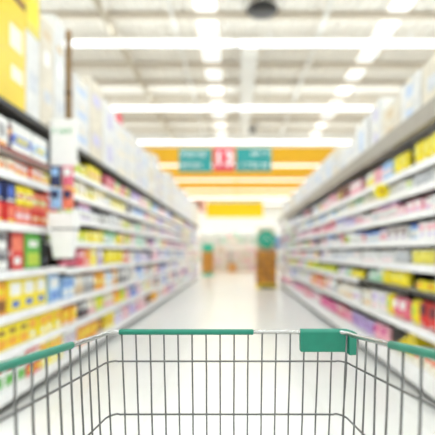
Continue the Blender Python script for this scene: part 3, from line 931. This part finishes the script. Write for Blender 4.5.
FP = [('white', 'pink', 'rose'), ('cream', 'white', 'beige'), ('white', 'beige', 'cream'), ('white', 'cream', 'coral'), ('beige', 'white', 'coral'), ('white', 'cream', 'pink'), ('pink', 'white', 'cream')]
frail = mat('far_rail', 'c7a88c', .5, vary=.05)
def low_rack(label, x0, x1, y, levels, top, ordname, cw, pal, rackname, seed):
    r = random.Random(seed)
    W = x1 - x0
    t = thing('display_rack', label, 'shelf unit', (x0, y, 0), 0, rackname)
    MB().box(0, W, .4, .43, .02, top).build('back_panel', shelf_white, t)
    for sx in (0.0, W - .03):
        MB().box(sx, sx + .03, 0, .4, 0, top).build('side_panel', shelf_white, t)
    for i, z in enumerate(levels):
        s_ = MB().box(.031, W - .031, 0, .399, -.03, 0).build('shelf', shelf_white, t, (0, 0, z))
        MB().box(.031, W - .031, -.012, -.0005, -.05, .01).build('price_rail', frail, s_)
        hmax = ((levels + [top])[i + 1] - z) - .06
        x = .05; k = {}
        while x + cw < W - .05:
            c = r.choice(pal)
            h = round(hmax * r.choice((.7, .8, .9)), 2)
            p = make_meshes('carton', cw, h, .25, *c, r.randrange(4))
            if p['me_all'] is None: p['me_all'] = p['all'].mesh('carton', p['mats'])
            o = obj('display_carton', p['me_all'], None, (x0 + x + cw / 2, y + .16, z + .0015), -PI / 2)
            k[c[0]] = k.get(c[0], 0) + 1
            tag(o, '%s %s carton from the left end, %s shelf up, %s' % (ordn(k[c[0]] - 1), c[0], ORD[i], ordname), 'carton', 'cartons on the far racks')
            x += cw + .02
low_rack('low white rack of pale packs facing up the aisle, left half', -1.9, -.15, 24, [.1, .46, .82, 1.16], 1.5, 'low far rack, left half', .22, FP, 'low racks beyond the aisle', 3)
low_rack('low white rack of pale packs facing up the aisle, right half', -.14, 1.6, 24, [.1, .46, .82, 1.16], 1.5, 'low far rack, right half', .22, FP, 'low racks beyond the aisle', 4)
o = MB().cbox(-.22, .22, -.15, .15, 0, .5, .006).build('cardboard_box', mat('cardboard', 'c08a4c', .7, vary=.08), None, (-.2, 23.7, 0.001))
tag(o, 'plain brown cardboard box on the floor before the low far rack', 'box')
MB().box(-.221, .221, -.025, .025, .43, .501).build('tape', mat('tape_beige', HEX['beige'], .4), o)
WP = [('silver', 'mint', 'white'), ('mint', 'silver', 'white'), ('pink', 'white', 'coral'), ('white', 'cream', 'pink'), ('silver', 'white', 'mint'), ('white', 'silver', 'mint')]
for i, x0 in enumerate((-4.2, -1.4, 1.4)):
    low_rack('tall white rack of pastel cartons against the far wall, %s' % ('left one', 'middle one', 'right one')[i], x0, x0 + 2.75, 40, [.15, .8, 1.4, 1.95, 2.5], 3.1, 'far wall rack, %s' % ('left', 'middle', 'right')[i], .5, WP, 'racks against the far wall', 8 + i)

# ------------------------------------------------------------------ shopping cart
chrome = mat('cart_chrome', '6f6e6c', 0.35, metal=0.9, vary=0.06, scale=60)
rim_chrome = mat('cart_rim_chrome', 'b4b3b0', 0.25, metal=0.85, vary=0.05, scale=60)
green_pl = mat('cart_green_plastic', '167a62', 0.5, vary=0.07, scale=40, bump=0.03)
rubber = mat('caster_rubber', '3a3a3a', 0.7, vary=0.05)
CXL, CXR, CF, CB = -.2345, .201, .78, -.06
CZ = .9566
cxm = (CXL + CXR) / 2
cart = thing('shopping_cart', 'chrome wire shopping cart with green plastic rim sleeves in the foreground', 'shopping cart', (0, 0, 0))
def rim_z(x, y):
    s = .093 if x < 0 else .128
    return CZ - .003 + max(0, CF - .012 - y) * s
def taper(z):
    return 1 - .2 * max(0, (CZ - z))
def basket_loop(dz, n=7, cr=.03):
    """U-shaped wire: left side to the front and back along the right side, dz below the rim"""
    pts = []
    for i in range(9):
        y = CB + (CF - cr - CB) * i / 8
        pts.append((CXL, y))
    for i in range(1, n):
        a = PI - PI / 2 * i / n
        pts.append((CXL + cr + cr * math.cos(a), CF - cr + cr * math.sin(a)))
    pts.append((CXL + cr, CF)); pts.append((cxm, CF)); pts.append((CXR - cr, CF))
    for i in range(1, n):
        a = PI / 2 - PI / 2 * i / n
        pts.append((CXR - cr + cr * math.cos(a), CF - cr + cr * math.sin(a)))
    for i in range(9):
        y = CF - cr - (CF - cr - CB) * i / 8
        pts.append((CXR, y))
    out = []
    for x, y in pts:
        z = rim_z(x, y) if y < CF - cr else CZ
        if CF - cr <= y < CF - .0001:
            q = (y - (CF - cr)) / cr
            z = rim_z(x, CF - cr) * (1 - q) + CZ * q
        z -= dz
        out.append((cxm + (x - cxm) * taper(CZ - dz), y, z))
    return out
MB().tube(basket_loop(0), .0040, 10).build('rim', rim_chrome, cart)
DZ = [.051, .1455, .24, .335]
for dz in DZ:
    p = basket_loop(dz)
    p = [(x, y - .006 if y > CF - .001 else y, z) for x, y, z in p]
    MB().tube(p, .0017, 6).build('horizontal_wire', chrome, cart)
ZB = .53
def jit(pts, amp, seed):
    r = random.Random(seed)
    o = []
    for i, (x, y, z) in enumerate(pts):
        o.append((x + (r.uniform(-amp, amp) if 0 < i < len(pts) - 1 else 0), y, z))
    return o
# front wires
xs = [(px - 236) / 435 * CF for px in [122 + 14.02 * i for i in range(17)]]
for i, x in enumerate(xs):
    pts = []
    for q in range(7):
        z = CZ - (CZ - ZB) * q / 6
        pts.append((cxm + (x - cxm) * taper(z), CF - .002, z))
    amp = .0004 if i < 16 else .0026
    MB().tube(jit(pts, amp, 40 + i), .0016, 6).build('front_wire', chrome, cart)
# side wires
for side, X, st in (('l', CXL, .0385), ('r', CXR, .0465)):
    y = CF - .012 - (0 if side == 'l' else .004)
    i = 0
    while y > CB + .01:
        pts = []
        for q in range(7):
            zt = rim_z(X, y) if y < CF - .03 else CZ - .003
            z = zt - (zt - ZB) * q / 6
            off = .0
            if y > CF - .02: off = .006 if side == 'l' else -.006
            pts.append((cxm + (X + off - cxm) * taper(z), y, z))
        amp = .0004
        if side == 'r' and i in (0, 3): amp = .0022
        MB().tube(jit(pts, amp, 80 + i), .0016, 6).build('side_wire', chrome, cart)
        y -= st * (1 + .02 * i if side == 'r' else 1)
        i += 1
# basket floor
bl = cxm + (CXL - cxm) * taper(ZB); br_ = cxm + (CXR - cxm) * taper(ZB)
MB().tube([(bl, CB, ZB), (bl, CF - .004, ZB), (br_, CF - .004, ZB), (br_, CB, ZB)], .004, 8, closed=True).build('floor_frame', chrome, cart)
for i in range(1, 9):
    x = bl + (br_ - bl) * i / 9
    MB().tube([(x, CB, ZB), (x, CF - .004, ZB)], .0017, 6).build('floor_wire', chrome, cart)
for i in range(1, 5):
    y = CB + (CF - CB) * i / 5
    MB().tube([(bl, y, ZB - .003), (br_, y, ZB - .003)], .0017, 6).build('floor_wire', chrome, cart)
# green sleeves over the rim
lp = basket_loop(0)
def side_pts(X, ya, yb, n=8):
    return [(X, ya + (yb - ya) * i / n, rim_z(X, ya + (yb - ya) * i / n)) for i in range(n + 1)]
def sleeve(pts, r, name='rim_sleeve', lab='green plastic sleeve'):
    p0 = Vector(pts[0]); p1 = Vector(pts[-1])
    rs = [r * .8] + [r] * (len(pts)) + [r * .8]
    pts = [p0] + [p0.lerp(Vector(pts[1]), .03)] + [Vector(q) for q in pts[1:-1]] + [p1.lerp(Vector(pts[-2]), .03), p1]
    o = MB().tube(pts, rs, 12).build(name, green_pl, cart); o['label'] = lab
sleeve([((px - 236) / 435 * CF, CF, CZ) for px in (119, 150, 185, 220, 253.5)], .0052)
sleeve(side_pts(CXL, .62, .10), .0054)
sleeve(side_pts(CXR, .566, .10), .0054)
# corner bumper: folded plastic plate over the rim at the right front corner
b = MB()
x0 = (300 - 236) / 435 * CF; x1 = (345.5 - 236) / 435 * CF
zt, zb_ = CZ + .0055, CZ - .0345
path = [(x0, CF - .008), (x0 + (x1 - x0) * .5, CF - .008), (x1 - .012, CF - .008), (x1 - .003, CF - .0098), (x1 + .0005, CF - .0135), (x1 + .0025, CF - .019)]
nprof = []
def plate(path, th, zt, zb, r):
    prof = [(0, zb), (-.0, zb + r), (0, zt - r), (th * .3, zt), (th * .75, zt), (th, zt - r), (th, zb + r), (th, zb)]
    vv, ff = [], []
    m = len(prof)
    for i, (x, y) in enumerate(path):
        a = Vector(path[max(0, i - 1)]); c = Vector(path[min(len(path) - 1, i + 1)])
        tdir = (c - a).normalized(); nrm = Vector((-tdir.y, tdir.x))
        droop = -.002 * max(0, i - 3)
        for t_, z in prof:
            vv.append((x + nrm.x * t_, y + nrm.y * t_, z + droop))
    for i in range(len(path) - 1):
        for k in range(m):
            ff.append((i * m + k, i * m + (k + 1) % m, (i + 1) * m + (k + 1) % m, (i + 1) * m + k))
    ff.append(tuple(range(m))[::-1]); ff.append(tuple((len(path) - 1) * m + k for k in range(m)))
    return vv, ff
vv, ff = plate(path, .018, zt, zb_, .004)
b.add(vv, ff, 0, False)
o = b.build('corner_bumper', green_pl, cart); o['label'] = 'green plastic corner bumper folded over the rim'
bev = o.modifiers.new('soft', 'BEVEL'); bev.width = .0018; bev.segments = 2; bev.limit_method = 'ANGLE'; bev.angle_limit = .6
# handle, frame, casters
zl, zr_ = rim_z(CXL, CB), rim_z(CXR, CB)
MB().tube([(CXL, CB, zl), (CXL, CB - .09, zl + .005), (CXL + .02, CB - .11, zl + .006), (CXR - .02, CB - .11, zr_ + .006), (CXR, CB - .09, zr_ + .005), (CXR, CB, zr_)], .009, 10).build('handle_frame', rim_chrome, cart)
o = MB().tube([(CXL + .03, CB - .11, zl + .007), (CXR - .03, CB - .11, zr_ + .006)], .014, 12).build('handle_grip', green_pl, cart); o['label'] = 'green handle grip'
for X, zz in ((CXL, zl), (CXR, zr_)):
    xx = cxm + (X - cxm) * 1.0
    MB().tube([(X, CB, zz), (X, CB - .005, .6), (X, CB + .01, .3), (X, CB + .06, .16), (X * .95, .66, .14)], .011, 10).build('frame_tube', rim_chrome, cart)
    MB().tube([(X, CB + .02, .28), (X * .96, .3, .42), (bl if X < 0 else br_, .42, ZB - .004)], .009, 8).build('brace', rim_chrome, cart)
    for yy in (CB + .07, .62):
        f_ = MB().tube([(X * .97, yy, .15), (X * .97, yy, .115)], .012, 8).box(X * .97 - .022, X * .97 - .018, yy - .03, yy + .02, .05, .115).box(X * .97 + .018, X * .97 + .022, yy - .03, yy + .02, .05, .115).build('caster', rim_chrome, cart)
        MB().lathe([(.045, -.014), (.058, -.010), (.058, .010), (.045, .014)], 18, 0, (X * .97, yy - .01, .0585), True, 'x').build('wheel', rubber, f_)
MB().tube([(CXL * .95, .64, .14), (CXR * .95, .64, .14)], .009, 8).build('cross_tube', rim_chrome, cart)

# ------------------------------------------------------------------ world, camera, view
w = bpy.data.worlds.new('World'); SC.world = w; w.use_nodes = True
w.node_tree.nodes['Background'].inputs[0].default_value = (1, 1, 1, 1)
w.node_tree.nodes['Background'].inputs[1].default_value = 0.3
cd = bpy.data.cameras.new('camera'); cam = bpy.data.objects.new('camera', cd); COL.objects.link(cam)
cam.location = (0, 0, CAM_H); cam.rotation_euler = (PI / 2, 0, 0)
cd.sensor_width = 36; cd.lens = 36; cd.sensor_fit = 'HORIZONTAL'
cd.shift_x = -(236 - 217.5) / 435; cd.shift_y = (252 - 217.5) / 435
cd.clip_start = .02; cd.clip_end = 200
cd.dof.use_dof = True; cd.dof.focus_distance = .71; cd.dof.aperture_fstop = 2.6
SC.camera = cam
vs = SC.view_settings
vs.view_transform = 'Standard'; vs.look = 'None'; vs.gamma = 1; vs.use_curve_mapping = False
vs.exposure = -0.66
SC.cycles.use_denoising = True
SC.cycles.max_bounces = 8
SC.cycles.diffuse_bounces = 5
SC.cycles.sample_clamp_indirect = 6
